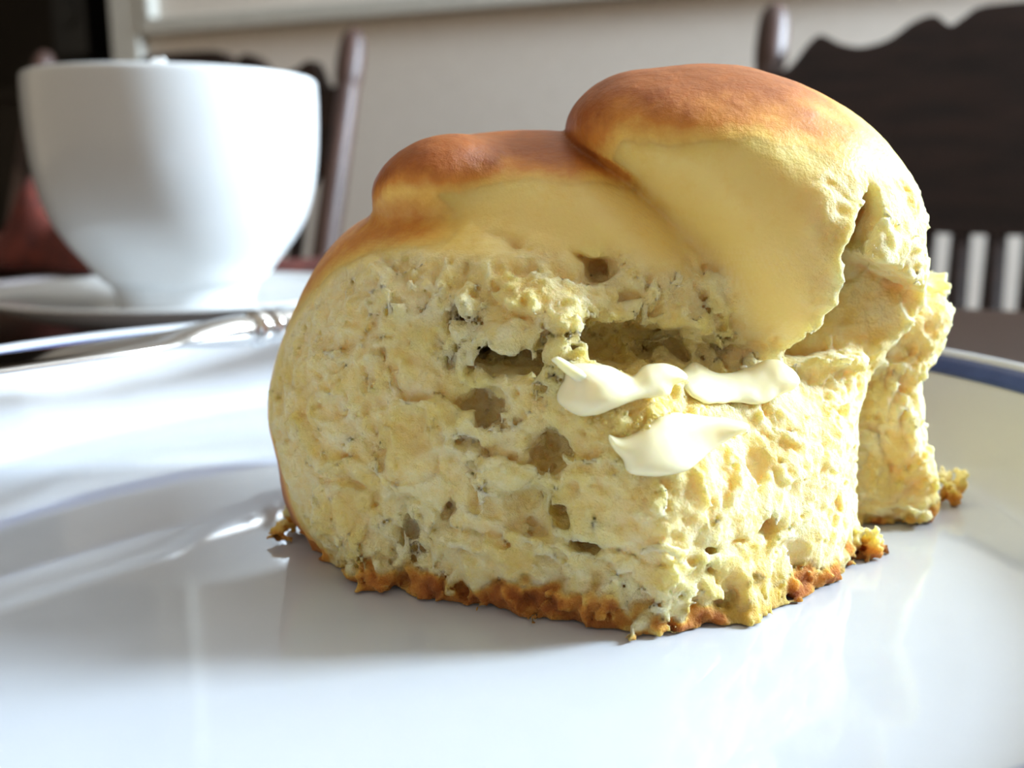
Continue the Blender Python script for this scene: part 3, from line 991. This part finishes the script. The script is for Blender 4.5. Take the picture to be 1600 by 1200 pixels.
ORG = np.array([1.5, 14.5, 0.0], np.float32)
roll = empty('bread_roll', W(*ORG))
tag(roll, 'torn soft golden bread roll with butter in its split, on the plate', 'bread')
def part_mesh(name, mask):
    q = quads[mask]
    used_, inv_ = np.unique(q, return_inverse=True)
    me = np_mesh(name, (verts[used_] - ORG) * CM, inv_.reshape(q.shape))
    for nm, arr in (('bake', bake), ('soak', soak), ('crumb', v_crumb)):
        a_ = me.attributes.new(nm, 'FLOAT', 'POINT')
        a_.data.foreach_set('value', arr[used_].astype(np.float32))
    o = link(name, me, M['bread'], roll)
    # keep shading continuous across the borders between the parts
    me.normals_split_custom_set_from_vertices([tuple(n_) for n_ in vn[used_]])
    return o
fb_ = bake[quads].mean(1)
fz_ = verts[quads][:, :, 2].mean(1)
m_base = (fb_ > 0.28) & (fz_ < 0.55)
m_top = (fb_ > 0.20) & ~m_base
tag(part_mesh('crumb', ~(m_base | m_top)), 'pale yellow torn crumb')
tag(part_mesh('crust', m_top), 'golden brown baked crust')
tag(part_mesh('bottom_crust', m_base), 'ragged brown bottom crust')
print('bread faces', len(quads))

# ---- butter, laid on the bread's own surface
inside = F < 0
first = np.where(inside.any(1), inside.argmax(1), -1)
front = np.where(first >= 0, ay[np.maximum(first, 0)], np.nan)
def smooth_front(x0, x1, z0, z1, step, it):
    """local copy of the front surface, smoothed"""
    i0, i1 = int((x0 - ax[0]) / STEP), int((x1 - ax[0]) / STEP) + 2
    k0, k1 = int((z0 - az[0]) / STEP), int((z1 - az[0]) / STEP) + 2
    s_ = front[i0:i1, k0:k1].copy()
    s_ = np.where(np.isnan(s_), np.nanmax(s_), s_)
    s_ = np.minimum(s_, np.nanpercentile(s_, 60))
    for _ in range(it):
        p_ = np.pad(s_, 1, mode='edge')
        s_ = (p_[:-2, 1:-1] + p_[2:, 1:-1] + p_[1:-1, :-2] + p_[1:-1, 2:] + p_[1:-1, 1:-1]) / 5
    xs = np.arange(x0, x1, step, dtype=np.float32)
    zs = np.arange(z0, z1, step, dtype=np.float32)
    fi = np.clip((xs - ax[i0]) / STEP, 0, s_.shape[0] - 1.001)
    fk = np.clip((zs - az[k0]) / STEP, 0, s_.shape[1] - 1.001)
    a_, c_ = fi.astype(int), fk.astype(int)
    ti, tk = (fi - a_)[:, None], (fk - c_)[None, :]
    r_ = (s_[a_][:, c_] * (1 - ti) * (1 - tk) + s_[a_ + 1][:, c_] * ti * (1 - tk) +
          s_[a_][:, c_ + 1] * (1 - ti) * tk + s_[a_ + 1][:, c_ + 1] * ti * tk)
    return xs, zs, r_

def butter(label, pts, Yd, R, thick, lift, lumps, it=60):
    poly = closed_spline([at(a, b_, Yd) for a, b_ in pts], 5)
    pa = np.array(poly)
    st = 0.022
    x0, z0 = pa.min(0) - 0.12
    x1, z1 = pa.max(0) + 0.12
    xs, zs, sf = smooth_front(x0, x1, z0, z1, st, it)
    ys = np.arange(sf.min() - 0.8, sf.max() + 0.7, st, dtype=np.float32)
    Xg, Zg = np.meshgrid(xs, zs, indexing='ij')
    g = poly_dist(poly, Xg, Zg)
    Ym = sf - lift
    Ff = pillow(g[:, None, :], ys[None, :, None], R, Ym[:, None, :], thick, thick + 0.12)
    xx, yy, zz = np.broadcast_arrays(Xg[:, None, :], ys[None, :, None], Zg[:, None, :])
    Ff = Ff + lumps * (vnoise(xx * 3.1, yy * 3.1, zz * 3.1) * 0.09 + 0.035 * vnoise(xx * 8, yy * 8, zz * 8))
    v_, q_, _ = surface_net(Ff, (xs[0], ys[0], zs[0]), st)
    v_, q_, _ = keep_largest(v_, q_)
    for _ in range(3):                                  # relax
        acc = np.zeros_like(v_)
        n_ = np.zeros(len(v_))
        for k in range(4):
            np.add.at(acc, q_[:, k], v_[q_[:, (k + 1) % 4]] + v_[q_[:, (k + 3) % 4]])
            np.add.at(n_, q_[:, k], 2)
        v_ = 0.5 * v_ + 0.5 * acc / n_[:, None]
    c0 = v_.mean(0)
    c0[2] = v_[:, 2].min()
    me = np_mesh('butter', (v_ - c0) * CM, q_)
    o = link('butter', me, M['butter'])
    o.location = W(*c0)
    tag(o, label, 'butter', 'butter in the bread roll')
    return o, v_

bA, vA = butter('pale yellow butter lump in the left end of the split', [(880, 622), (869, 605), (880, 578), (884, 560), (905, 555), (945, 558), (972, 573), (985, 575), (1003, 562), (1040, 562), (1064, 578),
        (1042, 588), (1032, 604), (990, 606), (940, 620), (905, 630)], 11.8, 0.22, 0.24, 0.16, 0.3)
bB, vB = butter('white butter smear on the right, under the overhanging lobe', [(1068, 604), (1092, 592), (1110, 588), (1148, 606), (1196, 598), (1240, 586), (1262, 594), (1286, 622), (1250, 640), (1215, 655), (1180, 650), (1140, 640), (1098, 636)],
        11.6, 0.22, 0.20, 0.13, 0.3)
bC, vC = butter('white butter slab, lowest and brightest, stuck to the front crumb', [(945, 664), (948, 680), (966, 700), (972, 716), (995, 722), (1055, 721), (1090, 706), (1130, 686), (1172, 664), (1130, 652), (1090, 645), (1040, 640), (1010, 650), (985, 664), (962, 670)],
        11.4, 0.16, 0.16, 0.14, 0.15)
# curl of butter at the tip of the lump
tipx, tipz = at(858, 547, 11.7)
ex_, ez_ = at(892, 566, 11.7)
yb_ = float(vA[np.argmin((vA[:, 0] - ex_) ** 2 + (vA[:, 2] - ez_) ** 2 + 0.2 * vA[:, 1]), 1]) + 0.05
bm = bmesh.new()
prev = None
cp = spline([(tipx, tipz), (tipx + 0.07, tipz - 0.01), ((tipx + ex_) / 2, (tipz + ez_) / 2 + 0.02), (ex_, ez_), (ex_ + 0.1, ez_ - 0.08)], 5)
for i, p in enumerate(cp):
    q0, q1 = cp[max(i - 1, 0)], cp[min(i + 1, len(cp) - 1)]
    t = Vector((q1[0] - q0[0], 0, q1[1] - q0[1])).normalized()
    nrm = Vector((-t.z, 0, t.x))
    rr_ = 0.034 * min(1.0, (i + 1) / 5) + 0.05 * i / len(cp)
    ringv = []
    for k in range(10):
        a = 2 * math.pi * k / 10
        off = nrm * (rr_ * math.cos(a)) + Vector((0, rr_ * math.sin(a), 0))
        ringv.append(bm.verts.new((W(p[0] + off.x, yb_ + off.y, p[1] + off.z) - bA.location)))
    if prev:
        for k in range(10):
            bm.faces.new((prev[k], prev[(k + 1) % 10], ringv[(k + 1) % 10], ringv[k]))
    else:
        bm.faces.new(ringv)
    prev = ringv
bm_obj('curl', bm, M['butter'], bA, True)
# frothy bubbles of melted butter along the slab's upper edge
bm = bmesh.new()
for (px, py, rad) in [(918, 646, 0.040), (930, 640, 0.036), (924, 636, 0.026), (940, 646, 0.022), (985, 650, 0.045), (992, 640, 0.038), (1002, 650, 0.040), (1006, 642, 0.030), (996, 658, 0.030), (975, 664, 0.03),
                      (1015, 636, 0.024), (1040, 638, 0.026), (1064, 638, 0.022), (950, 636, 0.02), (962, 672, 0.035), (968, 660, 0.026), (1112, 644, 0.018), (1026, 634, 0.022)]:
    bx_, bz_ = at(px, py, 11.5)
    i_, k_ = int((bx_ - ax[0]) / STEP), int((bz_ - az[0]) / STEP)
    yv = float(np.nanmin(front[i_ - 2:i_ + 3, k_ - 2:k_ + 3]))
    bmesh.ops.create_uvsphere(bm, u_segments=12, v_segments=8, radius=rad * CM, matrix=Matrix.Translation(W(bx_, yv + 0.01, bz_) - bC.location))
tag(bm_obj('bubbles', bm, M['melt'], bC, True), 'glistening melted bubbles', kind='stuff')

# ---- torn flakes lying beside the roll
def flake(name, label, c, size, bake_v, seed, rz):
    st = 0.022
    r_ = np.array(size) + 0.18
    xs = [np.arange(-a, a, st, dtype=np.float32) for a in r_]
    xx, yy, zz = np.meshgrid(*xs, indexing='ij')
    cr, sr = math.cos(rz), math.sin(rz)
    f_ = ell(xx * cr + yy * sr, -xx * sr + yy * cr, zz, (0, 0, 0), size)
    f_ -= 0.14 * fbm(xx + seed, yy, zz, 4.0, 3, 0.6) - 0.10 * ss(0.5, 0.15, worley(xx * 7 + seed, yy * 7, zz * 7))
    zc = c[2]
    f_ = np.maximum(f_, 0.012 - (zz + zc))
    v_, q_, _ = surface_net(f_, [a[0] for a in xs], st)
    v_, q_, _ = keep_largest(v_, q_)
    me = np_mesh(name, (v_ + np.array((0, 0, zc), np.float32)) * CM, q_)
    bv = bake_v * ss(0.25, -0.2, v_[:, 2]) + 0.1
    for nm, arr in (('bake', bv), ('soak', bv * 0), ('crumb', bv * 0 + 0.8)):
        a_ = me.attributes.new(nm, 'FLOAT', 'POINT')
        a_.data.foreach_set('value', arr.astype(np.float32))
    o = link(name, me, M['bread'])
    o.location = W(c[0], c[1], 0)
    return tag(o, label, 'crumb', 'torn flakes beside the roll')
fx_, fz_2 = at(500, 850, 14.6)
flake('bread_flake', 'brown torn crust flake on the plate at the roll\'s lower left', (fx_ + 0.02, 14.45, 0.16), (0.50, 0.34, 0.16), 0.7, 3.0, 0.2)
fx_, fz_2 = at(468, 835, 14.9)
flake('bread_flake', 'small pale yellow flake leaning out past the roll\'s lower left', (fx_ + 0.12, 14.7, 0.26), (0.26, 0.20, 0.19), 0.1, 11.0, -0.4)
fx_, fz_2 = at(1480, 806, 15.9)
flake('bread_flake', 'pinkish tan flake standing at the roll\'s lower right', (fx_, 15.9, 0.26), (0.22, 0.2, 0.30), 0.45, 21.0, 0.4)
fx_, fz_2 = at(1310, 905, 13.3)
flake('bread_flake', 'ragged brown crust fragment at the roll\'s front right base', (fx_, 13.35, 0.16), (0.62, 0.30, 0.20), 0.75, 31.0, 0.45)
